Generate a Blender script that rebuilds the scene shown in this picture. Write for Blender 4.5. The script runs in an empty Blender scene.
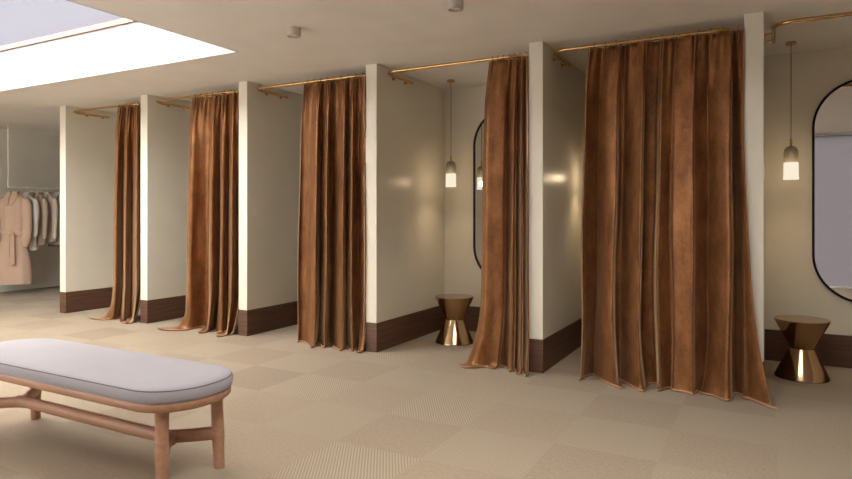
import bpy, bmesh, math, random
from mathutils import Vector, Matrix

# ------------------------------------------------------------------ camera, world, light
S = bpy.context.scene
COL = S.collection
TH = math.radians(28.45)
EYE = 1.303
FPX = 627.5
cam_d = bpy.data.cameras.new('camera')
cam = bpy.data.objects.new('camera', cam_d)
COL.objects.link(cam)
cam.location = (0, 0, EYE)
cam.rotation_euler = (math.pi / 2, 0, TH)
cam_d.sensor_width = 36
cam_d.lens = FPX / 852 * 36
cam_d.shift_y = -26.5 / 852
cam_d.clip_start = 0.05
S.camera = cam
S.view_settings.view_transform = 'Standard'
S.view_settings.look = 'None'
S.view_settings.gamma = 1
S.view_settings.exposure = 0.43
S.view_settings.use_curve_mapping = False

SKY_COL = (0.50, 0.49, 0.57)
SKY_STR = 0.85
SUN_E = 21.0
SUN_ANGLE = 125
SUN_EL = 57
SUN_AZ = (0.35, 0.50)      # horizontal travel direction of the light
SUN_COL = (1.0, 0.97, 0.93)
PENDANT_W = 8.0
PENDANT_COL = (1.0, 0.74, 0.45)

W = bpy.data.worlds.new('sky')
S.world = W
W.use_nodes = True
nt = W.node_tree
bgn = nt.nodes['Background']
tc = nt.nodes.new('ShaderNodeTexCoord')
sp = nt.nodes.new('ShaderNodeSeparateXYZ')
cr = nt.nodes.new('ShaderNodeValToRGB')
cr.color_ramp.elements[0].color = (0.62, 0.60, 0.66, 1)
cr.color_ramp.elements[1].color = (0.48, 0.48, 0.58, 1)
nt.links.new(tc.outputs['Generated'], sp.inputs[0])
nt.links.new(sp.outputs['Z'], cr.inputs[0])
nt.links.new(cr.outputs[0], bgn.inputs[0])
bgn.inputs[1].default_value = SKY_STR

sl = bpy.data.lights.new('hazy_sun', 'SUN')
sl.energy = SUN_E
sl.angle = math.radians(SUN_ANGLE)
sl.color = SUN_COL
so = bpy.data.objects.new('hazy_sun', sl)
COL.objects.link(so)
_e = math.radians(SUN_EL)
_h = math.hypot(*SUN_AZ)
so.rotation_euler = Vector((SUN_AZ[0] / _h * math.cos(_e), SUN_AZ[1] / _h * math.cos(_e), -math.sin(_e))).to_track_quat('-Z', 'Y').to_euler()
so.location = (-8, 1, 6)

# ------------------------------------------------------------------ layout
H = 2.70
YF, YB = 4.93, 6.34            # partition front, stall back wall
STEP, PT = 1.59, 0.123
PLX = (-8.115, -6.525, -4.945, -3.318, -1.715, -0.135)
def PL(i): return PLX[i] if i < 6 else -0.135 - STEP * (5 - i)      # left face of partition i
def PR(i): return PL(i) + PT
BBH = 0.272
XL, XR = -11.1, 4.63
YN, YA = -0.35, 8.6            # near wall, alcove back wall
SK = (-9.6, -4.03, 1.9, 4.01)  # skylight opening
SKZ = 3.155
RODZ = 2.612
RODY = 4.955

# ------------------------------------------------------------------ helpers
def link(o, parent=None):
    COL.objects.link(o)
    if parent: o.parent = parent
    return o

def tag(o, label=None, cat=None, group=None, kind=None):
    if label: o['label'] = label
    if cat: o['category'] = cat
    if group: o['group'] = group
    if kind: o['kind'] = kind
    return o

def empty(name, loc, label, cat, group=None, rz=0):
    o = bpy.data.objects.new(name, None)
    o.empty_display_size = 0.05
    link(o)
    o.location = loc
    o.rotation_euler = (0, 0, rz)
    return tag(o, label, cat, group)

class MB:
    def __init__(self):
        self.v = []; self.f = []
    def add(self, vs, fs):
        n = len(self.v)
        self.v += [tuple(p) for p in vs]
        self.f += [tuple(i + n for i in f) for f in fs]
        return self
    def box(self, x0, x1, y0, y1, z0, z1):
        return self.add([(x0, y0, z0), (x1, y0, z0), (x1, y1, z0), (x0, y1, z0), (x0, y0, z1), (x1, y0, z1), (x1, y1, z1), (x0, y1, z1)],
                        [(3, 2, 1, 0), (4, 5, 6, 7), (0, 1, 5, 4), (1, 2, 6, 5), (2, 3, 7, 6), (3, 0, 4, 7)])
    def rings(self, rings, closed=True, caps=True, loop=False):
        n = len(rings[0]); vs = [p for r in rings for p in r]; fs = []
        m = len(rings)
        for i in range(m if loop else m - 1):
            a, b = i * n, ((i + 1) % m) * n
            for j in range(n if closed else n - 1):
                k = (j + 1) % n
                fs.append((a + j, a + k, b + k, b + j))
        if caps and not loop:
            fs.append(tuple(range(n - 1, -1, -1)))
            fs.append(tuple(range((m - 1) * n, m * n)))
        return self.add(vs, fs)
    def lathe(self, prof, n=48, c=(0, 0, 0), flute=None):
        rs = []
        for r, z in prof:
            ring = []
            for j in range(n):
                a = 2 * math.pi * j / n
                rr = r * (1 + (flute(a, z) if flute else 0))
                ring.append((c[0] + rr * math.cos(a), c[1] + rr * math.sin(a), c[2] + z))
            rs.append(ring)
        return self.rings(rs)
    def tube(self, pts, rad, n=12, loop=False, ell=None):
        pts = [Vector(p) for p in pts]
        m = len(pts)
        rad = rad if isinstance(rad, (list, tuple)) else [rad] * m
        rings = []
        up = None
        for i, p in enumerate(pts):
            if loop: t = pts[(i + 1) % m] - pts[i - 1]
            else: t = pts[min(i + 1, m - 1)] - pts[max(i - 1, 0)]
            t.normalize()
            if up is None:
                up = Vector((0, 0, 1)) if abs(t.z) < 0.95 else Vector((0, 1, 0))
            s = t.cross(up)
            s.normalize(); u2 = s.cross(t); u2.normalize(); up = u2
            e = ell or (1, 1)
            rings.append([p + s * (rad[i] * e[0] * math.cos(2 * math.pi * j / n)) + u2 * (rad[i] * e[1] * math.sin(2 * math.pi * j / n)) for j in range(n)])
        return self.rings(rings, loop=loop)
    def build(self, name, mat, parent=None, smooth=True, angle=35, bevel=0, segs=2, local=None):
        me = bpy.data.meshes.new(name)
        off = Vector(local) if local else Vector((0, 0, 0))
        me.from_pydata([tuple(Vector(p) - off) for p in self.v], [], self.f)
        bm = bmesh.new(); bm.from_mesh(me)
        bmesh.ops.recalc_face_normals(bm, faces=bm.faces)
        if smooth:
            for f in bm.faces: f.smooth = True
            for e in bm.edges:
                if len(e.link_faces) == 2 and e.calc_face_angle(0) > math.radians(angle): e.smooth = False
        bm.to_mesh(me); bm.free()
        for m in (mat if isinstance(mat, (list, tuple)) else [mat]): me.materials.append(m)
        o = bpy.data.objects.new(name, me)
        link(o, parent)
        if local and not parent: o.location = off
        if bevel:
            b = o.modifiers.new('bevel', 'BEVEL'); b.width = bevel; b.segments = segs; b.limit_method = 'ANGLE'
        return o

def structure(o): o['kind'] = 'structure'; return o

def catmull(P, per=10, closed=False):
    out = []
    n = len(P)
    for i in range(n - 1):
        p0 = P[max(i - 1, 0)]; p1 = P[i]; p2 = P[i + 1]; p3 = P[min(i + 2, n - 1)]
        for k in range(per):
            t = k / per
            out.append(tuple(0.5 * ((2 * b) + (-a + c) * t + (2 * a - 5 * b + 4 * c - d) * t * t + (-a + 3 * b - 3 * c + d) * t ** 3)
                             for a, b, c, d in zip(p0, p1, p2, p3)))
    out.append(tuple(P[-1]))
    return out

def sm(a, b, x):
    t = max(0.0, min(1.0, (x - a) / (b - a)))
    return t * t * (3 - 2 * t)

def table(rows, v):
    if v <= rows[0][0]: return rows[0][1:]
    for a, b in zip(rows, rows[1:]):
        if v <= b[0]:
            t = (v - a[0]) / (b[0] - a[0])
            return tuple(p + (q - p) * t for p, q in zip(a[1:], b[1:]))
    return rows[-1][1:]

def XatY(px, Y):
    t = (px - 426) / FPX
    d = Y / (math.cos(TH) + math.sin(TH) * t)
    return d * (-math.sin(TH) + math.cos(TH) * t)

# ------------------------------------------------------------------ materials
def mat(name):
    m = bpy.data.materials.new(name); m.use_nodes = True
    return m, m.node_tree, m.node_tree.nodes['Principled BSDF']

def N(t, kind, **kw):
    n = t.nodes.new(kind)
    for k, v in kw.items(): setattr(n, k, v)
    return n

def ramp(t, fac, stops):
    r = N(t, 'ShaderNodeValToRGB')
    while len(r.color_ramp.elements) < len(stops): r.color_ramp.elements.new(0.5)
    for e, (p, c) in zip(r.color_ramp.elements, stops):
        e.position = p; e.color = (*c, 1)
    t.links.new(fac, r.inputs[0])
    return r

def noise(t, scale, detail=4, rough=0.5, vec=None, mscale=None):
    n = N(t, 'ShaderNodeTexNoise')
    n.inputs['Scale'].default_value = scale
    n.inputs['Detail'].default_value = detail
    n.inputs['Roughness'].default_value = rough
    c = N(t, 'ShaderNodeTexCoord')
    src = vec or c.outputs['Object']
    if mscale:
        mp = N(t, 'ShaderNodeMapping'); mp.inputs['Scale'].default_value = mscale
        t.links.new(src, mp.inputs[0]); src = mp.outputs[0]
    t.links.new(src, n.inputs['Vector'])
    return n

def bump(t, b, fac, strength, dist=0.01):
    bn = N(t, 'ShaderNodeBump')
    bn.inputs['Strength'].default_value = strength; bn.inputs['Distance'].default_value = dist
    t.links.new(fac, bn.inputs['Height']); t.links.new(bn.outputs[0], b.inputs['Normal'])

def paint(name, col, rough, var=0.03, bmp=0.03, spec=0.5):
    m, t, b = mat(name)
    n = noise(t, 3.0, 5)
    r = ramp(t, n.outputs[0], [(0.3, tuple(c * (1 - var) for c in col)), (0.7, tuple(min(1, c * (1 + var)) for c in col))])
    t.links.new(r.outputs[0], b.inputs['Base Color'])
    b.inputs['Roughness'].default_value = rough
    b.inputs['Specular IOR Level'].default_value = spec
    n2 = noise(t, 90, 3)
    bump(t, b, n2.outputs[0], bmp, 0.002)
    return m

M_WALL = paint('cream_paint', (0.72, 0.67, 0.555), 0.30, spec=0.28)
M_CEIL = paint('ceiling_paint', (0.83, 0.80, 0.75), 0.7)
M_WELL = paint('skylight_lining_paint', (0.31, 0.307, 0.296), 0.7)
M_WHITE = paint('white_paint', (0.80, 0.79, 0.78), 0.7)
M_GREY = paint('warm_grey_paint', (0.70, 0.675, 0.59), 0.6)

def wood(name, c0, c1, rough, mscale, sc=3):
    m, t, b = mat(name)
    n = noise(t, sc, 6, 0.6, mscale=mscale)
    r = ramp(t, n.outputs[0], [(0.3, c0), (0.7, c1)])
    t.links.new(r.outputs[0], b.inputs['Base Color'])
    b.inputs['Roughness'].default_value = rough
    bump(t, b, n.outputs[0], 0.08, 0.003)
    return m
M_WALNUT = wood('dark_walnut', (0.06, 0.027, 0.016), (0.145, 0.068, 0.038), 0.5, (0.8, 0.8, 22))
M_BEECH = wood('beech', (0.33, 0.165, 0.095), (0.44, 0.24, 0.145), 0.45, (1.2, 14, 14))
M_HANGER = wood('pale_hanger_wood', (0.5, 0.34, 0.2), (0.6, 0.42, 0.26), 0.5, (10, 1, 1))
M_SKYFRAME = wood('copper_brown_frame', (0.26, 0.125, 0.08), (0.32, 0.16, 0.10), 0.5, (2, 20, 20))

def metal(name, col, rough, aniso=0):
    m, t, b = mat(name)
    b.inputs['Base Color'].default_value = (*col, 1)
    b.inputs['Metallic'].default_value = 1
    n = noise(t, 25, 3)
    r = ramp(t, n.outputs[0], [(0.3, (rough * 0.85,) * 3), (0.7, (rough * 1.2,) * 3)])
    t.links.new(r.outputs[0], b.inputs['Roughness'])
    return m
M_BRASS = metal('brushed_brass', (0.62, 0.38, 0.165), 0.22)
M_BRONZE = metal('polished_bronze', (0.52, 0.345, 0.20), 0.13)
M_MIRROR = metal('mirror_silver', (0.88, 0.88, 0.88), 0.004)
M_SPOT = paint('stone_grey_enamel', (0.50, 0.455, 0.38), 0.5)
M_BLACK = paint('black_metal', (0.008, 0.007, 0.007), 0.45, spec=0.2)
M_RAIL = paint('pale_metal_rail', (0.84, 0.82, 0.76), 0.35)

def velvet(name, dark, light, sheen):
    m, t, b = mat(name)
    n = noise(t, 9, 7, 0.65, mscale=(1, 1, 0.5))
    n2 = noise(t, 60, 3, 0.6)
    mx = N(t, 'ShaderNodeMath', operation='ADD')
    t.links.new(n.outputs[0], mx.inputs[0])
    mm = N(t, 'ShaderNodeMath', operation='MULTIPLY_ADD'); mm.inputs[1].default_value = 0.35; mm.inputs[2].default_value = -0.17
    t.links.new(n2.outputs[0], mm.inputs[0]); t.links.new(mm.outputs[0], mx.inputs[1])
    r = ramp(t, mx.outputs[0], [(0.3, dark), (0.72, light)])
    t.links.new(r.outputs[0], b.inputs['Base Color'])
    b.inputs['Roughness'].default_value = 0.42
    b.inputs['Metallic'].default_value = 0.5
    b.inputs['Specular IOR Level'].default_value = 0.25
    b.inputs['Sheen Weight'].default_value = sheen
    b.inputs['Sheen Roughness'].default_value = 0.3
    b.inputs['Sheen Tint'].default_value = (1.0, 0.70, 0.42, 1)
    bump(t, b, n2.outputs[0], 0.05, 0.002)
    return m
M_VELVET = velvet('rust_velvet', (0.135, 0.052, 0.0175), (0.32, 0.142, 0.054), 0.7)
M_LINING = velvet('pale_lining', (0.42, 0.24, 0.13), (0.52, 0.32, 0.19), 0.3)

def fabric(name, col, var=0.12, sc=140, sheen=0.2):
    m, t, b = mat(name)
    n = noise(t, sc, 3); n1 = noise(t, 6, 4)
    ad = N(t, 'ShaderNodeMath', operation='ADD'); t.links.new(n.outputs[0], ad.inputs[0]); t.links.new(n1.outputs[0], ad.inputs[1])
    hf = N(t, 'ShaderNodeMath', operation='MULTIPLY'); hf.inputs[1].default_value = 0.5; t.links.new(ad.outputs[0], hf.inputs[0])
    r = ramp(t, hf.outputs[0], [(0.3, tuple(c * (1 - var) for c in col)), (0.7, tuple(c * (1 + var) for c in col))])
    t.links.new(r.outputs[0], b.inputs['Base Color'])
    b.inputs['Roughness'].default_value = 0.85
    b.inputs['Sheen Weight'].default_value = sheen
    bump(t, b, n.outputs[0], 0.15, 0.002)
    return m
M_CUSHION = fabric('lavender_grey_felt', (0.31, 0.29, 0.31), 0.05)
M_PIPING = fabric('dark_piping', (0.10, 0.085, 0.085), 0.05)
M_COAT = fabric('camel_cloth', (0.56, 0.39, 0.285), 0.06)
M_SHIRT = fabric('off_white_cotton', (0.70, 0.66, 0.61), 0.06)
M_TAN = fabric('tan_linen', (0.50, 0.40, 0.31), 0.06)
M_STONE = fabric('stone_linen', (0.62, 0.54, 0.45), 0.06)
M_PALE = fabric('pale_oat_linen', (0.66, 0.62, 0.56), 0.06)
M_DARKHEM = fabric('dark_brown_cloth', (0.20, 0.15, 0.12), 0.06)

def carpet():
    m, t, b = mat('carpet_tiles')
    L = t.links.new
    c = N(t, 'ShaderNodeTexCoord')
    mp = N(t, 'ShaderNodeMapping'); T = 0.555
    mp.inputs['Location'].default_value = (0.5 / T, -4.02 / T, 0)
    mp.inputs['Scale'].default_value = (1 / T, 1 / T, 1)
    L(c.outputs['Object'], mp.inputs[0])
    fl = N(t, 'ShaderNodeVectorMath', operation='FLOOR'); L(mp.outputs[0], fl.inputs[0])
    sx = N(t, 'ShaderNodeSeparateXYZ'); L(fl.outputs[0], sx.inputs[0])
    ad = N(t, 'ShaderNodeMath', operation='ADD'); L(sx.outputs[0], ad.inputs[0]); L(sx.outputs[1], ad.inputs[1])
    md = N(t, 'ShaderNodeMath', operation='FLOORED_MODULO'); md.inputs[1].default_value = 2
    a1 = N(t, 'ShaderNodeMath', operation='ADD'); a1.inputs[1].default_value = 1; L(ad.outputs[0], a1.inputs[0]); L(a1.outputs[0], md.inputs[0])
    wn = N(t, 'ShaderNodeTexWhiteNoise', noise_dimensions='2D'); L(fl.outputs[0], wn.inputs['Vector'])
    # diagonal ribs whose direction flips with the row
    mr = N(t, 'ShaderNodeMath', operation='FLOORED_MODULO'); mr.inputs[1].default_value = 2; L(sx.outputs[1], mr.inputs[0])
    sg = N(t, 'ShaderNodeMath', operation='MULTIPLY_ADD'); sg.inputs[1].default_value = 2; sg.inputs[2].default_value = -1; L(mr.outputs[0], sg.inputs[0])
    so_ = N(t, 'ShaderNodeSeparateXYZ'); L(c.outputs['Object'], so_.inputs[0])
    my = N(t, 'ShaderNodeMath', operation='MULTIPLY'); L(so_.outputs[1], my.inputs[0]); L(sg.outputs[0], my.inputs[1])
    xy = N(t, 'ShaderNodeMath', operation='MULTIPLY_ADD'); xy.inputs[1].default_value = 1.6; L(so_.outputs[0], xy.inputs[0]); L(my.outputs[0], xy.inputs[2])
    fr = N(t, 'ShaderNodeMath', operation='MULTIPLY'); fr.inputs[1].default_value = 2 * math.pi / 0.030; L(xy.outputs[0], fr.inputs[0])
    sn = N(t, 'ShaderNodeMath', operation='SINE'); L(fr.outputs[0], sn.inputs[0])
    s01 = N(t, 'ShaderNodeMath', operation='MULTIPLY_ADD'); s01.inputs[1].default_value = 0.5; s01.inputs[2].default_value = 0.5; L(sn.outputs[0], s01.inputs[0])
    fine = noise(t, 260, 2); med = noise(t, 55, 3)
    rl = ramp(t, s01.outputs[0], [(0.15, (0.24, 0.185, 0.122)), (0.85, (0.345, 0.278, 0.195))])
    rd = ramp(t, med.outputs[0], [(0.3, (0.242, 0.182, 0.122)), (0.7, (0.292, 0.225, 0.155))])
    # the plain tiles differ a little from one to the next
    vr = N(t, 'ShaderNodeMath', operation='MULTIPLY_ADD'); vr.inputs[1].default_value = 0.22; vr.inputs[2].default_value = 0.92; L(wn.outputs['Value'], vr.inputs[0])
    vm = N(t, 'ShaderNodeVectorMath', operation='SCALE'); L(rd.outputs[0], vm.inputs[0]); L(vr.outputs[0], vm.inputs['Scale'])
    mx = N(t, 'ShaderNodeMix', data_type='RGBA'); L(md.outputs[0], mx.inputs[0]); L(vm.outputs[0], mx.inputs[6]); L(rl.outputs[0], mx.inputs[7])
    ff = N(t, 'ShaderNodeMath', operation='MULTIPLY_ADD'); ff.inputs[1].default_value = 0.5; ff.inputs[2].default_value = 0.75; L(fine.outputs[0], ff.inputs[0])
    fm = N(t, 'ShaderNodeVectorMath', operation='SCALE'); L(mx.outputs[2], fm.inputs[0]); L(ff.outputs[0], fm.inputs['Scale'])
    L(fm.outputs[0], b.inputs['Base Color'])
    b.inputs['Roughness'].default_value = 0.95
    b.inputs['Specular IOR Level'].default_value = 0.1
    b.inputs['Sheen Weight'].default_value = 0.15
    bump(t, b, fine.outputs[0], 0.4, 0.004)
    return m
M_CARPET = carpet()

def glass(name, tint, transp, rough=0.05):
    m = bpy.data.materials.new(name); m.use_nodes = True
    t = m.node_tree; t.nodes.clear()
    o = N(t, 'ShaderNodeOutputMaterial')
    tr = N(t, 'ShaderNodeBsdfTransparent'); tr.inputs[0].default_value = (*tint, 1)
    gl = N(t, 'ShaderNodeBsdfGlossy'); gl.inputs['Roughness'].default_value = rough
    mx = N(t, 'ShaderNodeMixShader'); mx.inputs[0].default_value = 1 - transp
    t.links.new(tr.outputs[0], mx.inputs[1]); t.links.new(gl.outputs[0], mx.inputs[2]); t.links.new(mx.outputs[0], o.inputs[0])
    return m
M_PANE = glass('skylight_glass', (1, 1, 1), 0.97)
def frosted(name, col):
    m = bpy.data.materials.new(name); m.use_nodes = True
    t = m.node_tree; t.nodes.clear()
    o = N(t, 'ShaderNodeOutputMaterial')
    tl = N(t, 'ShaderNodeBsdfTranslucent'); tl.inputs[0].default_value = (*col, 1)
    t.links.new(tl.outputs[0], o.inputs[0])
    return m
M_FROST = frosted('frosted_fill_glass', (0.75, 0.74, 0.73))  # diffusing panes for the glass front added behind the camera
M_FROST2 = frosted('dense_frosted_fill_glass', (0.23, 0.215, 0.22))
M_SMOKE = glass('smoked_ribbed_glass', (0.80, 0.77, 0.70), 0.85, 0.2)
_t = M_SMOKE.node_tree
_o = [n for n in _t.nodes if n.type == 'OUTPUT_MATERIAL'][0]
_d = N(_t, 'ShaderNodeBsdfTranslucent'); _d.inputs[0].default_value = (0.36, 0.33, 0.29, 1)
_m = N(_t, 'ShaderNodeMixShader'); _m.inputs[0].default_value = 0.62
_t.links.new(_o.inputs[0].links[0].from_socket, _m.inputs[1]); _t.links.new(_d.outputs[0], _m.inputs[2]); _t.links.new(_m.outputs[0], _o.inputs[0])

def emit(name, col, strength, transp=0.0):
    m = bpy.data.materials.new(name); m.use_nodes = True
    t = m.node_tree; t.nodes.clear()
    o = N(t, 'ShaderNodeOutputMaterial')
    e = N(t, 'ShaderNodeEmission'); e.inputs[0].default_value = (*col, 1); e.inputs[1].default_value = strength
    tr = N(t, 'ShaderNodeBsdfTransparent')
    mx = N(t, 'ShaderNodeMixShader'); mx.inputs[0].default_value = transp
    t.links.new(e.outputs[0], mx.inputs[1]); t.links.new(tr.outputs[0], mx.inputs[2]); t.links.new(mx.outputs[0], o.inputs[0])
    return m
M_GLOW = emit('lit_ribbed_glass', (1.0, 0.88, 0.68), 0.72, 0.35)
M_BULB = emit('lit_bulb', (1.0, 0.82, 0.55), 0.9)

# ------------------------------------------------------------------ structure
structure(MB().box(XL - .1, XR + .1, YN - .1, YA + .1, -0.1, 0).build('floor', M_CARPET, smooth=False))
def ring_slab(name, o, i, z0, z1, m):
    mb = MB()
    mb.box(o[0], i[0], o[2], o[3], z0, z1); mb.box(i[1], o[1], o[2], o[3], z0, z1)
    mb.box(i[0], i[1], o[2], i[2], z0, z1); mb.box(i[0], i[1], i[3], o[3], z0, z1)
    return mb.build(name, m, smooth=False)
def grid_slab(name, xs, ys, holes, z0, z1, m):
    mb = MB()
    for i in range(len(xs) - 1):
        for j in range(len(ys) - 1):
            cx, cy = (xs[i] + xs[i + 1]) / 2, (ys[j] + ys[j + 1]) / 2
            if not any(h[0] < cx < h[1] and h[2] < cy < h[3] for h in holes):
                mb.box(xs[i], xs[i + 1], ys[j], ys[j + 1], z0, z1)
    return mb.build(name, m, smooth=False)
SK_ADDED = (-1.4, 0.35, 0.15, 2.9)       # unseen skylight over the camera side, added to brighten the right of the hall
_xs = sorted({XL - .1, XR + .1, SK[0], SK[1], SK_ADDED[0], SK_ADDED[1]}); _ys = sorted({YN - .1, YA + .1, SK[2], SK[3], SK_ADDED[2], SK_ADDED[3]})
structure(grid_slab('ceiling', _xs, _ys, (SK, SK_ADDED), H, SKZ, M_CEIL))
for K, (tr, wi) in ((SK, ('trim_1', 'window_1')), (SK_ADDED, ('added_trim_3', 'added_window_4'))):  # second set frames and glazes the added skylight
    structure(ring_slab(tr, (K[0] - .04, K[1] + .04, K[2] - .04, K[3] + .04), (K[0] + .03, K[1] - .03, K[2] + .03, K[3] - .03), SKZ, SKZ + .05, M_SKYFRAME))
    structure(MB().box(K[0] - .03, K[1] + .03, K[2] - .03, K[3] + .03, SKZ + .052, SKZ + .060).build(wi, M_PANE, smooth=False))
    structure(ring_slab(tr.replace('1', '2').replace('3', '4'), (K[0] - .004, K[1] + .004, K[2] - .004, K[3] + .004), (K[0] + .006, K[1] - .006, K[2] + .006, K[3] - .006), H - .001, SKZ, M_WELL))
structure(MB().box(XL - .1, XL, YN - .1, YA + .1, 0, H).build('wall_left', M_GREY, smooth=False))
structure(MB().box(XR, XR + .1, YN - .1, YA + .1, 0, H).build('wall_right', M_WHITE, smooth=False))
# near side: frosted glass front added to brighten the hall, right half denser
WN = (-9.6, 4.0, 0.02, 2.66)
mb = MB()
mb.box(XL, WN[0], YN - .1, YN, 0, H); mb.box(WN[1], XR, YN - .1, YN, 0, H)
mb.box(WN[0], WN[1], YN - .1, YN, 0, WN[2]); mb.box(WN[0], WN[1], YN - .1, YN, WN[3], H)
structure(mb.build('wall_near', M_WHITE, smooth=False))
structure(MB().box(WN[0], -3.2, YN - .06, YN - .05, WN[2], WN[3]).build('added_window_2', M_FROST, smooth=False))
structure(MB().box(-3.2, WN[1], YN - .06, YN - .05, WN[2], WN[3]).build('added_window_3', M_FROST2, smooth=False))
structure(MB().box(XL, PL(0), YA, YA + .1, 0, H).build('wall_far', M_GREY, smooth=False))
structure(MB().box(PL(0), XR, YB, YB + .12, 0, H).build('wall_back', M_WALL, smooth=False))
structure(MB().box(PL(0), PL(0) + PT, YB + .12, YA, 0, H).build('wall_alcove', M_WALL, smooth=False))
structure(MB().box(XL, XL + .012, YN, YA, 0, 0.07).build('baseboard_left', M_GREY, smooth=False))

for i in range(0, 8):
    a, b_ = PL(i), PR(i)
    # upright with softly rounded front corners, walnut skirting wraps its foot
    structure(MB().box(a, b_, YF, YB, BBH, H).build('wall_partition', M_WALL, bevel=0.006, segs=3))
    structure(MB().box(a - .002, b_ + .002, YF - .002, YB, 0, BBH).build('baseboard_partition', M_WALNUT, bevel=0.007, segs=3))
    if i < 7:
        structure(MB().box(b_ + .002, PL(i + 1) - .002, YB - .012, YB, 0, BBH).build('baseboard_back', M_WALNUT, smooth=False))

# ------------------------------------------------------------------ curtain rods
def rod_path(xa, xb):
    r = 0.13
    P = [(xa, 5.50), (xa, RODY + r)]
    for k in range(1, 9):
        a = math.pi - k * math.pi / 16
        P.append((xa + r + r * math.cos(a), RODY + r - r * math.sin(a)))
    for k in range(0, 9):
        a = math.pi / 2 - k * math.pi / 16
        P.append((xb - r + r * math.cos(a), RODY + r - r * math.sin(a)))
    P.append((xb, 5.50))
    return [(x, y, RODZ) for x, y in P]
place = ['the farthest fitting stall, at the left end', 'the second stall from the far left end',
         'the third stall from the far left end', 'the open centre stall with pendant and stool',
         'the stall closed off by the widest curtain', 'the nearest stall, at the right edge']
for i in range(6):
    xa, xb = PR(i) + .06, PL(i + 1) - .06
    root = empty('curtain_rod', ((xa + xb) / 2, RODY, RODZ), 'brass curtain rod with rounded corners across ' + place[i], 'curtain rod', 'brass curtain rods of the fitting stalls')
    o = MB().tube(rod_path(xa, xb), 0.0145, 12).build('rail', M_BRASS, root, local=root.location)
    for (xf, xr) in ((PR(i), xa), (PL(i + 1), xb)):
        for y in (5.22, 5.45):
            mb = MB().tube([(xf, y, RODZ), (xr, y, RODZ)], 0.009, 10)
            sgn = 1 if xr > xf else -1
            mb.tube([(xf, y, RODZ), (xf + sgn * .008, y, RODZ)], 0.020, 16)
            mb.build('wall_bracket', M_BRASS, root, local=root.location)

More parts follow.
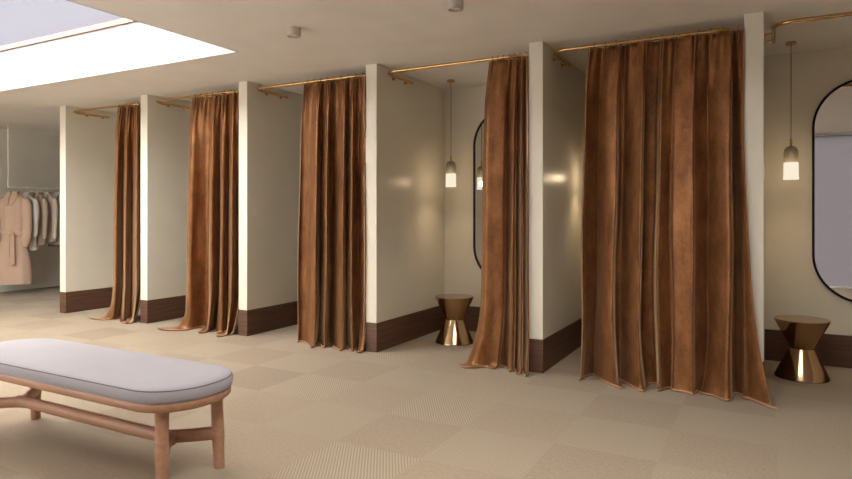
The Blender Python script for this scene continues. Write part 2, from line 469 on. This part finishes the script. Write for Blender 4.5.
# ------------------------------------------------------------------ curtains
def curtain(knots, tab, label, seed, trains=(), base=0.03, per=9, gather=0, ringn=8, xlim=None, amp_top=0.5, ylim=None, wrap=True):
    """knots (s, y): plan of the folds; tab rows (v, x_left, x_right); trains (s, sigma, dx, dy, spill[, start])"""
    rnd = random.Random(seed)
    if wrap: knots = list(knots) + [(0.998, .05), (0.99, .17), (0.975, .30)]
    cols = catmull(knots, per)
    nc = len(cols)
    zt = RODZ - 0.018
    rows = []
    NV = 64
    ph = [rnd.uniform(0, 6.28) for _ in range(6)]
    def column(s, y, k, v):
        x0, x1 = table(tab, v)
        A = amp_top + (1 - amp_top) * sm(0, 0.55, v) + 0.15 * sm(0.6, 1, v)
        g = max(0, 1 - v / 0.22) ** 1.5
        wob = 0.004 * math.sin(5 * v + ph[0] + s * 9) * v + 0.003 * math.sin(11 * v + ph[1] + s * 23) * v
        x = x0 + (x1 - x0) * (s + wob * 2)
        yy = y * A * (1 - 0.55 * g) + 0.011 * g * math.sin(2 * math.pi * gather * k / nc)
        yy += 0.010 * math.sin(3.1 * v + ph[2] + 7 * s) * v
        ox = oy = 0
        for (sc, sg, dx, dy, sp_, *st) in trains:
            t = max(0, (v - (st[0] if st else 0.80)) / (1 - (st[0] if st else 0.80))) ** 2
            w = math.exp(-((s - sc) / sg) ** 2)
            ox += dx * w * t; oy += dy * w * t
        return x * (1 + yy / RODY) + ox, RODY + yy + oy      # folds widen and narrow along the line of sight they were measured on
    for r in range(NV + 1):
        v = r / NV
        z = zt + (0.022 - zt) * v
        rows.append([(*column(s, y, k, v), z) for k, (s, y) in enumerate(cols)])
    # cloth that lies on the carpet
    ys = [min(y, .09) for s, y in cols]
    for q in range(1, 8):
        row = []
        for k, (s, y) in enumerate(cols):
            bx, by = column(s, y, k, 1.0)
            fr = max(0, (max(ys) - y) / (max(ys) - min(ys)))
            L = base * (0.25 + 1.0 * fr) * (1 + 0.4 * math.sin(s * 17 + ph[3]))
            Dx, Dy = 0.25 * math.sin(s * 13 + ph[4]) * L, -L
            for (sc, sg, dx, dy, sp_, *st) in trains:
                w = math.exp(-((s - sc) / (sg * 1.1)) ** 2)
                n_ = math.hypot(dx, dy) or 1
                Dx += dx / n_ * sp_ * w; Dy += dy / n_ * sp_ * w
            f = q / 7
            z = 0.022 - 0.017 * sm(0, 0.35, f) + 0.006 * (0.5 + 0.5 * math.sin(s * 61 + ph[5])) * sm(0.2, 0.6, f) * (1 - 0.6 * f) + 0.014 * sm(.8, 1, f)
            row.append((bx + Dx * f, by + Dy * f, z))
        rows.append(row)
    if ylim:
        for row in rows:
            for k, (x, y, z) in enumerate(row):
                if x > ylim[0] - .006: row[k] = (x, min(y, YF - .014), z)
    cx = (tab[0][1] + tab[0][2]) / 2
    root = empty('curtain', (cx, RODY, 0), label, 'curtain', 'rust velvet fitting room curtains')
    mb = MB()
    mb.rings(rows, closed=False, caps=False)
    me = bpy.data.meshes.new('drape')
    me.from_pydata([(x - cx, y - RODY, z) for x, y, z in mb.v], [], [f[::-1] for f in mb.f])
    for p in me.polygons: p.use_smooth = True
    me.materials.append(M_VELVET); me.materials.append(M_LINING)
    o = bpy.data.objects.new('drape', me); link(o, root)
    sd = o.modifiers.new('thickness', 'SOLIDIFY'); sd.thickness = 0.006; sd.offset = SOLID_OFF; sd.material_offset = 1; sd.material_offset_rim = 1
    sd.use_rim = True
    # rings round the rod
    x0, x1 = tab[0][1], tab[0][2]
    rm = MB()
    pts = [(0, 0.021 * math.cos(2 * math.pi * k / 16), 0.021 * math.sin(2 * math.pi * k / 16)) for k in range(16)]
    rm.tube(pts, 0.0032, 6, loop=True)
    rm.tube([(0, 0, -.020), (0, 0, -.048)], 0.0035, 6)
    first = rm.build('ring', M_BRASS, root)
    for k in range(ringn):
        x = x0 + (x1 - x0) * (k + 0.5) / ringn
        q = first if k == 0 else link(first.copy(), root)
        q.location = (x - cx, 0, RODZ)
    return root
SOLID_OFF = -1

def cx_(px, Y=RODY): return XatY(px, Y)

g5 = [(30, -.035), (36, -.062), (50, -.02), (84, .055), (92, .05), (120, -.03), (152, -.075), (160, -.05), (166, .02), (182, .045), (192, .02), (235, -.055), (254, -.085),
      (260, -.03), (264, .05), (300, .075), (309, .05), (314, -.035), (322, -.055), (345, -.02), (362, .0), (372, -.03), (420, -.05), (436, -.06), (446, -.02), (480, .045), (490, .03),
      (520, -.03), (553, -.08), (562, -.04), (563, .03), (569, .04), (577, .01), (590, -.035), (600, -.05)]
K5 = [((a - 30) / 570, y * 1.45 + .01) for a, y in g5]
curtain(K5, [(0, cx_(589), PL(5) - .006), (0.15, cx_(585), PL(5) - .006), (0.6, cx_(581), PL(5) - .006), (1, cx_(579.5), PL(5) - .006)],
        'widest rust velvet curtain, drawn fully across its stall, train spilling right', 5,
        trains=[(1.0, 0.045, 0.165, -0.10, 0.06, 0.25), (0.80, 0.05, -0.03, -0.05, 0.05), (0.2, 0.05, 0.05, -0.03, 0.05), (0.43, 0.04, 0.05, -0.02, 0.04)],
        base=0.03, gather=26, ringn=13, ylim=(PL(5),), wrap=False)
K4 = [(0, .03), (.03, -.01), (.09, -.055), (.25, -.045), (.46, -.03), (.52, .03), (.56, .05), (.62, .0), (.67, -.06), (.72, -.02), (.74, .05), (.79, .03), (.84, -.05), (.87, -.03), (.89, .05), (.93, .02), (.97, -.05), (1.0, -.03)]
curtain(K4, [(0, cx_(490), PL(4) - .006), (0.12, cx_(485), PL(4) - .006), (0.35, cx_(482.5), PL(4) - .006), (0.8, cx_(481), PL(4) - .006), (0.9, cx_(479), PL(4) - .004), (1, cx_(475), PL(4) - .004)],
        'narrow rust velvet curtain gathered beside the open stall with the pendant lamp', 4,
        trains=[(0.0, 0.14, -0.05, -0.05, 0.07), (0.95, 0.12, 0.02, -0.08, 0.05), (0.5, 0.1, -0.01, -0.02, 0.03)], base=0.03, gather=11, ringn=7, ylim=(PL(4),))
curtain([((a - 22) / 108, y) for a, y in [(22,.02),(26,.05),(38,.0),(49,-.09),(53,-.02),(57,.07),(62,.0),(67,-.08),(71,.0),(76,.06),(86,-.01),(94,-.08),(97,.0),(101,.05),(107,-.06),(112,.0),(118,.07),(124,.02),(130,.0)]], [(0, cx_(304.5), PL(3) - .006), (0.1, cx_(302), PL(3) - .006), (0.5, cx_(299.5), PL(3) - .006), (1, cx_(298), PL(3) - .006)],
        'rust velvet curtain half drawn, third from the far left end', 3,
        trains=[(0.0, 0.1, 0.02, -0.03, 0.02), (0.97, 0.06, 0.01, -0.07, 0.05), (0.3, 0.06, 0.0, -0.03, 0.02)], base=0.03, gather=22, ringn=9, ylim=(PL(3),))
curtain([((a - 55) / 100, .03 - 1.1 * y) for a, y in [(55,.03),(60,.07),(66,.06),(80,-.03),(96,-.10),(99,-.03),(101,.07),(108,.04),(117,-.07),(119,-.03),(122,.05),(128,.02),(134,-.06),(137,.0),(141,.07),(148,-.01),(155,-.06)]], [(0, cx_(193), PL(2) - .006), (0.1, cx_(189.5), PL(2) - .006), (0.5, cx_(187), PL(2) - .006), (0.92, cx_(186), PL(2) - .006), (1, cx_(185), PL(2) - .006)],
        'rust velvet curtain with long train on the carpet, second from the far left end', 2,
        trains=[(0.0, 0.08, -0.06, -0.04, 0.17, .93), (0.95, 0.1, -0.02, -0.12, 0.10), (0.55, 0.1, -0.02, -0.05, 0.04)], base=0.05, gather=17, ringn=8, ylim=(PL(2),))
curtain([((a - 40) / 58, .03 - 1.1 * y) for a, y in [(40,.04),(46,.08),(52,.02),(59,-.07),(62,-.03),(65,.06),(72,-.01),(79,-.09),(83,-.02),(88,.07),(93,.0),(98,-.05)]], [(0, cx_(118.5), PL(1) - .006), (0.1, cx_(115.5), PL(1) - .006), (0.5, cx_(113.5), PL(1) - .006), (0.85, cx_(113), PL(1) - .006), (1, cx_(110), PL(1) - .006)],
        'farthest rust velvet curtain, smallest in the photo', 1,
        trains=[(0.0, 0.12, -0.07, -0.02, 0.17, .92), (0.95, 0.12, -0.02, -0.10, 0.10)], base=0.04, gather=14, ringn=7, ylim=(PL(1),))

# ------------------------------------------------------------------ pendants
def pendant(x, y, label, group='pendant lamps in the fitting stalls'):
    root = empty('pendant_lamp', (x, y, H), label, 'pendant lamp', group)
    MB().lathe([(0.001, 0), (0.038, 0), (0.040, -.006), (0.040, -.020), (0.036, -.024), (0.001, -.024)], 32).build('canopy', M_BRASS, root)
    MB().tube([(0, 0, -.024), (0, 0, -.80)], 0.0025, 8).build('cord', M_BLACK, root)
    MB().lathe([(0.001, -.79), (0.007, -.79), (0.009, -.80), (0.009, -.850), (0.014, -.856), (0.014, -.90), (0.001, -.90)], 24).build('socket', M_BRASS, root)
    fl = lambda a, z: 0.025 * math.cos(24 * a)
    MB().lathe([(0.010, -.850), (0.028, -.856), (0.042, -.870), (0.050, -.892), (0.052, -.92), (0.052, -.985),
                (0.049, -.985), (0.049, -.92), (0.047, -.894), (0.039, -.873), (0.026, -.860), (0.010, -.855)], 96, flute=fl).build('upper_shade', M_SMOKE, root, angle=60)
    MB().lathe([(0.052, -.985), (0.053, -1.0), (0.053, -1.098), (0.056, -1.105), (0.056, -1.124), (0.050, -1.124), (0.049, -1.0), (0.049, -.985)], 96, flute=fl).build('lower_shade', M_GLOW, root, angle=60)
    MB().lathe([(0.001, -.90), (0.012, -.905), (0.020, -.94), (0.022, -.97), (0.016, -1.0), (0.001, -1.012)], 24).build('bulb', M_BULB, root)
    l = bpy.data.lights.new('pendant_glow', 'POINT'); l.energy = PENDANT_W; l.color = PENDANT_COL; l.shadow_soft_size = 0.03
    lo = bpy.data.objects.new('pendant_glow', l); link(lo, root); lo.location = (0, 0, -1.06)
    return root
pendant(-2.91, 5.92, 'ribbed glass pendant lamp hanging in the open centre stall, left of the narrow curtain')
pendant(0.18, 5.93, 'ribbed glass pendant lamp in the nearest stall, beside the large mirror at right')
pendant(PR(4) + .19, 5.93, 'pendant lamp inside the stall behind the widest curtain')

# ------------------------------------------------------------------ mirrors
def mirror(xl, label):
    r, zt, zb = 0.40, 2.436, 0.54
    cx = xl + r
    root = empty('wall_mirror', (cx, YB, (zt + zb) / 2), label, 'mirror', 'pill shaped wall mirrors')
    def outline(rr, y):
        P = []
        hh = (zt - zb) / 2 - r
        for k in range(25):
            a = math.pi * k / 24; P.append((rr * math.cos(a), y, hh + rr * math.sin(a)))
        for k in range(25):
            a = math.pi + math.pi * k / 24; P.append((rr * math.cos(a), y, -hh + rr * math.sin(a)))
        return P
    MB().rings([outline(r, -.001), outline(r, -.026), outline(r - .004, -.030), outline(r - .018, -.030), outline(r - .020, -.012)], caps=False).build('frame', M_BLACK, root)
    MB().rings([outline(r - .018, -.004), outline(r - .018, -.016)]).build('glass', M_MIRROR, root)
mirror(0.348, 'tall pill-shaped mirror in thin black frame, large at the right edge')
mirror(0.348 - 2 * STEP, 'tall pill-shaped mirror half hidden by the narrow curtain in the centre stall')

# ------------------------------------------------------------------ stools
def stool(x, y, label, rz=0):
    root = empty('stool', (x, y, 0), label, 'stool', 'hourglass metal stools', rz)
    MB().lathe([(0.001, 0), (0.192, 0), (0.195, .004), (0.193, .012), (0.086, .232), (0.086, .236), (0.001, .236)], 64).build('base', M_BRONZE, root, angle=25)
    MB().lathe([(0.001, .236), (0.084, .236), (0.086, .240), (0.194, .448), (0.196, .458), (0.192, .464), (0.001, .464)], 64).build('seat', M_BRONZE, root, angle=25)
stool(-2.767, 5.71, 'hourglass bronze stool below the pendant in the open centre stall')
stool(0.25, 5.80, 'hourglass bronze stool in the nearest stall, beside the widest curtain')

# ------------------------------------------------------------------ ceiling downlights
def downlight(x, y, label):
    root = empty('ceiling_spotlight', (x, y, H), label, 'ceiling light', 'surface mounted ceiling spotlights')
    MB().lathe([(0.001, 0), (0.05, 0), (0.052, -.003), (0.052, -.062), (0.049, -.066), (0.042, -.066), (0.040, -.05), (0.001, -.05)], 32).build('housing', M_SPOT, root)
    MB().lathe([(0.001, -.050), (0.038, -.050), (0.036, -.053), (0.001, -.053)], 24).build('lens', M_WHITE, root)
downlight(-3.134, 3.69, 'small cylindrical ceiling spotlight nearer the skylight')
downlight(-1.79, 3.71, 'small cylindrical ceiling spotlight at the top edge of the photo')
downlight(0.70, 5.50, 'upper of the two ceiling spotlights reflected in the large right mirror')
downlight(0.71, 4.80, 'lower of the two ceiling spotlights reflected in the large right mirror')

# ------------------------------------------------------------------ bench
def bench():
    x0, x1, y0, y1 = -4.22, -2.322, 1.885, 2.415
    cx, cy = (x0 + x1) / 2, (y0 + y1) / 2
    root = empty('bench', (cx, cy, 0), 'beech bench with rounded lavender-grey upholstered seat on the carpet', 'bench')
    hx, hy = (x1 - x0) / 2, (y1 - y0) / 2
    def outline(ins, z, r=0.245, n=14):
        P = []; a, b_, rr = hx - ins, hy - ins, max(r - ins, 0.02)
        for sx, sy, st in ((1, 1, 0), (-1, 1, 1), (-1, -1, 2), (1, -1, 3)):
            for k in range(n + 1):
                t = st * math.pi / 2 + k * math.pi / 2 / n
                P.append((sx * (a - rr) + rr * math.cos(t), sy * (b_ - rr) + rr * math.sin(t), z))
        return P
    cu = MB().rings([outline(.006, .431), outline(.0, .437), outline(-.004, .452), outline(-.004, .470), outline(.0, .484), outline(.006, .492),
                     outline(.016, .498), outline(.05, .503), outline(.12, .506), outline(.2, .507)]).build('cushion', M_CUSHION, root, angle=60)
    ring = outline(.004, .4885)
    MB().tube(ring, 0.0032, 6, loop=True).build('piping', M_PIPING, cu)
    MB().rings([outline(.022, .386), outline(.016, .389), outline(.006, .398), outline(.004, .424), outline(.008, .431)]).build('seat_rail', M_BEECH, root, angle=60)
    lx, ly = 0.795, 0.165
    for sx in (-1, 1):
        for sy in (-1, 1):
            pts, rad = [], []
            for k in range(13):
                z = 0.395 * (1 - k / 12)
                f = 1 - z / 0.395
                pts.append((sx * (lx + 0.012 * f), sy * (ly + 0.008 * f), z))
                bulge = 0.003 * math.exp(-((z - .18) / .05) ** 2)
                rad.append(0.031 - 0.003 * f + bulge + 0.003 * math.exp(-((z - .39) / .03) ** 2))
            MB().tube(pts, rad, 20, ).build('leg', M_BEECH, root, angle=60)
    nx = 0.655
    st = MB()
    st.tube([(-nx - .02, 0, .178), (-nx * .6, 0, .178), (0, 0, .178), (nx * .6, 0, .178), (nx + .02, 0, .178)], [.031, .031, .031, .031, .031], 20, ell=(0.85, 1.1))
    st.build('stretcher', M_BEECH, root, angle=60)
    for sx in (-1, 1):
        for sy in (-1, 1):
            P = catmull([(sx * (nx - .10), 0, .178), (sx * (nx - .02), sy * .02, .178), (sx * (nx + .06), sy * .08, .178), (sx * (lx - .01), sy * (ly - .01), .178)], 6)
            MB().tube(P, [0.029 + 0.002 * k / len(P) for k in range(len(P))], 16, ell=(0.9, 1.1)).build('stretcher_arm', M_BEECH, root, angle=60)
bench()

# ------------------------------------------------------------------ clothes rail and clothes
RX, RZ = -10.58, 1.716
root = empty('clothes_rail', (RX, 5.6, RZ), 'thin pale clothes rail hung from the ceiling by a rod, at far left', 'clothes rail')
MB().tube([(RX, 5.6, RZ), (RX, 8.0, RZ)], 0.009, 10).build('bar', M_RAIL, root, local=root.location)
for y in (5.6, 8.0):
    MB().tube([(RX, y, H), (RX, y, RZ)], 0.010, 10).build('drop_rod', M_RAIL, root, local=root.location)

def garment(kind, cat, y, rz, label, m, top, hem, shw, hemw, sleeve, colr=None, belt=False, puff=0.0, darkhem=False):
    loc = (RX, y, 0)
    hz = top + 0.005
    hg = empty('hanger', (RX, y, hz), 'wooden hanger holding the ' + label.split(',')[0], 'hanger', 'wooden hangers on the rail', rz)
    MB().tube(catmull([(-shw * .85, 0, -.075), (-shw * .4, 0, -.03), (0, -.004, -.002), (shw * .4, 0, -.03), (shw * .85, 0, -.075)], 5), 0.010, 8).build('shoulder_bar', M_HANGER, hg)
    dz = RZ + .014 - hz
    MB().tube([(0, 0, -.005), (0, 0, dz - .03), (0.012, 0, dz - .015), (0.014, 0, dz - .002), (0, 0, dz + .008), (-.014, 0, dz)], 0.0025, 6).build('hook', M_RAIL, hg)
    g = empty(kind, loc, label, cat, 'clothes on the rail', rz)
    rnd = random.Random(int(y * 100))
    ph = rnd.uniform(0, 6)
    # body: (z, half width, half depth)
    L = top - hem
    prof = [(top, .055, .045), (top - .02, .075, .05), (top - .05, shw * .55, .06), (top - .085, shw * .88, .072), (top - .13, shw * 1.0, .088), (top - .22, shw * .97, .10),
            (top - L * .35, shw * .93, .105), (top - L * .5, shw * (.84 if belt else .95), .10 if belt else .105), (top - L * .65, (shw + hemw) * .49, .115), (top - L * .85, hemw * .97, .13), (hem, hemw, .14)]
    prof = catmull(prof, 4)
    rings = []
    for (z, a, b_) in prof:
        f = (top - z) / L
        R = []
        for k in range(56):
            t = 2 * math.pi * k / 56
            fold = 1 + 0.10 * f * f * math.sin(7 * t + ph) + 0.05 * f * math.sin(3 * t + ph * 2)
            bq = b_ * (1 if belt else .62)
            R.append((a * math.copysign(abs(math.cos(t)) ** .8, math.cos(t)) * (1 + .03 * f * math.sin(5 * t + ph)), bq * math.sin(t) * fold, z))
        rings.append(R)
    body = MB().rings(rings, caps=True).build('body', m, g, angle=70)
    for s in (-1, 1):
        P = [(s * shw * .86, 0, top - .105), (s * (shw * 1.05), -.005, top - .18), (s * (shw * 1.16), -.02, top - .32), (s * (shw * 1.20 + .01), -.045, top - sleeve * .65), (s * (shw * 1.17 + .01), -.07, top - sleeve)]
        if not belt: P = [(x, y * .35, z) for x, y, z in P]
        P = catmull(P, 5); n = len(P)
        rad = []
        for k in range(n):
            f = k / (n - 1)
            rad.append((0.050 if belt else 0.040) + 0.020 * math.sin(math.pi * min(1, f * 1.2)) + puff * math.exp(-((f - .85) / .12) ** 2) - 0.012 * sm(.93, 1, f))
        sv = MB().tube(P, rad, 14, ell=(0.85, 1.15)).build('sleeve', m, g, angle=70)
        if puff:
            e = Vector(P[-1]); MB().tube([e + Vector((0, .002, .012)), e + Vector((0, -.004, -.035))], [.040, .044], 14).build('cuff', m, sv)
    # collar, two lapels and button placket
    cm = MB()
    for s in (-1, 1):
        cm.rings([[(s * .015, -.060, top + .012), (s * .075, -.03, top + .015), (s * .085, -.028, top - .005), (s * .02, -.066, top - .005)],
                  [(s * .010, -.092, top - .07), (s * .105, -.078, top - .075), (s * .108, -.073, top - .085), (s * .012, -.087, top - .09)],
                  [(s * .008, -.112, top - .19), (s * .055, -.112, top - .20), (s * .055, -.106, top - .21), (s * .008, -.106, top - .21)]])
    cm.tube([(-.075, -.03, top + .004), (-.05, .045, top + .012), (0, .058, top + .016), (.05, .045, top + .012), (.075, -.03, top + .004)], .016, 8)
    cm.build('collar', colr or m, g, angle=50)
    if belt:
        bz = top - L * .44
        rings = []
        for dz_, e in ((.028, 1.06), (.022, 1.10), (-.022, 1.10), (-.028, 1.06)):
            rings.append([(shw * .88 * e * math.copysign(abs(math.cos(t)) ** .8, math.cos(t)), .105 * e * math.sin(t), bz + dz_ - .02 * math.cos(t)) for t in [2 * math.pi * k / 48 for k in range(48)]])
        bl = MB().rings(rings).build('belt', m, g, angle=60)
        mb = MB()
        mb.tube([(.02, -.13, bz), (.05, -.14, bz - .01), (.08, -.13, bz - .02)], [.03, .035, .025], 10)
        mb.rings([[(.03, -.135, bz), (.105, -.135, bz), (.105, -.125, bz), (.03, -.125, bz)], [(.05, -.155, bz - .25), (.125, -.16, bz - .25), (.125, -.15, bz - .25), (.05, -.145, bz - .25)],
                  [(.075, -.165, bz - .50), (.14, -.165, bz - .48), (.14, -.157, bz - .48), (.075, -.157, bz - .50)]])
        mb.rings([[(-.01, -.133, bz), (.04, -.14, bz), (.04, -.13, bz), (-.01, -.123, bz)], [(-.02, -.155, bz - .18), (.045, -.158, bz - .18), (.045, -.15, bz - .18), (-.02, -.147, bz - .18)],
                  [(-.01, -.163, bz - .36), (.05, -.163, bz - .38), (.05, -.155, bz - .38), (-.01, -.155, bz - .36)]])
        mb.build('belt_knot', m, bl, angle=40)
    if darkhem:
        rr = [[(x * 1.01, yy * 1.02, hem + dz_) for x, yy, zz in rings[-1]] for dz_ in (-.004, .03)]
        MB().rings(rr).build('hem_band', M_DARKHEM, g, angle=60)
    return g
garment('coat', 'coat', 5.68, math.radians(26), 'long camel belted coat, nearest on the rail', M_COAT, 1.625, 0.175, 0.205, 0.285, 0.82, belt=True, puff=0.022)
garment('shirt', 'shirt', 5.90, 0, 'off-white shirt, hanging just behind the long camel coat', M_SHIRT, 1.62, 0.70, 0.20, 0.215, 0.70)
garment('jacket', 'jacket', 6.05, 0, 'tan jacket, between the off-white shirt and the stone jacket', M_TAN, 1.62, 0.78, 0.195, 0.20, 0.74)
garment('jacket', 'jacket', 6.21, 0, 'light stone jacket, second from the partition end of the rail', M_STONE, 1.63, 0.82, 0.20, 0.205, 0.76)
garment('jacket', 'jacket', 6.38, 0, 'pale oat jacket with dark hem, half hidden by the first partition', M_PALE, 1.63, 0.74, 0.20, 0.205, 0.72, darkhem=True)
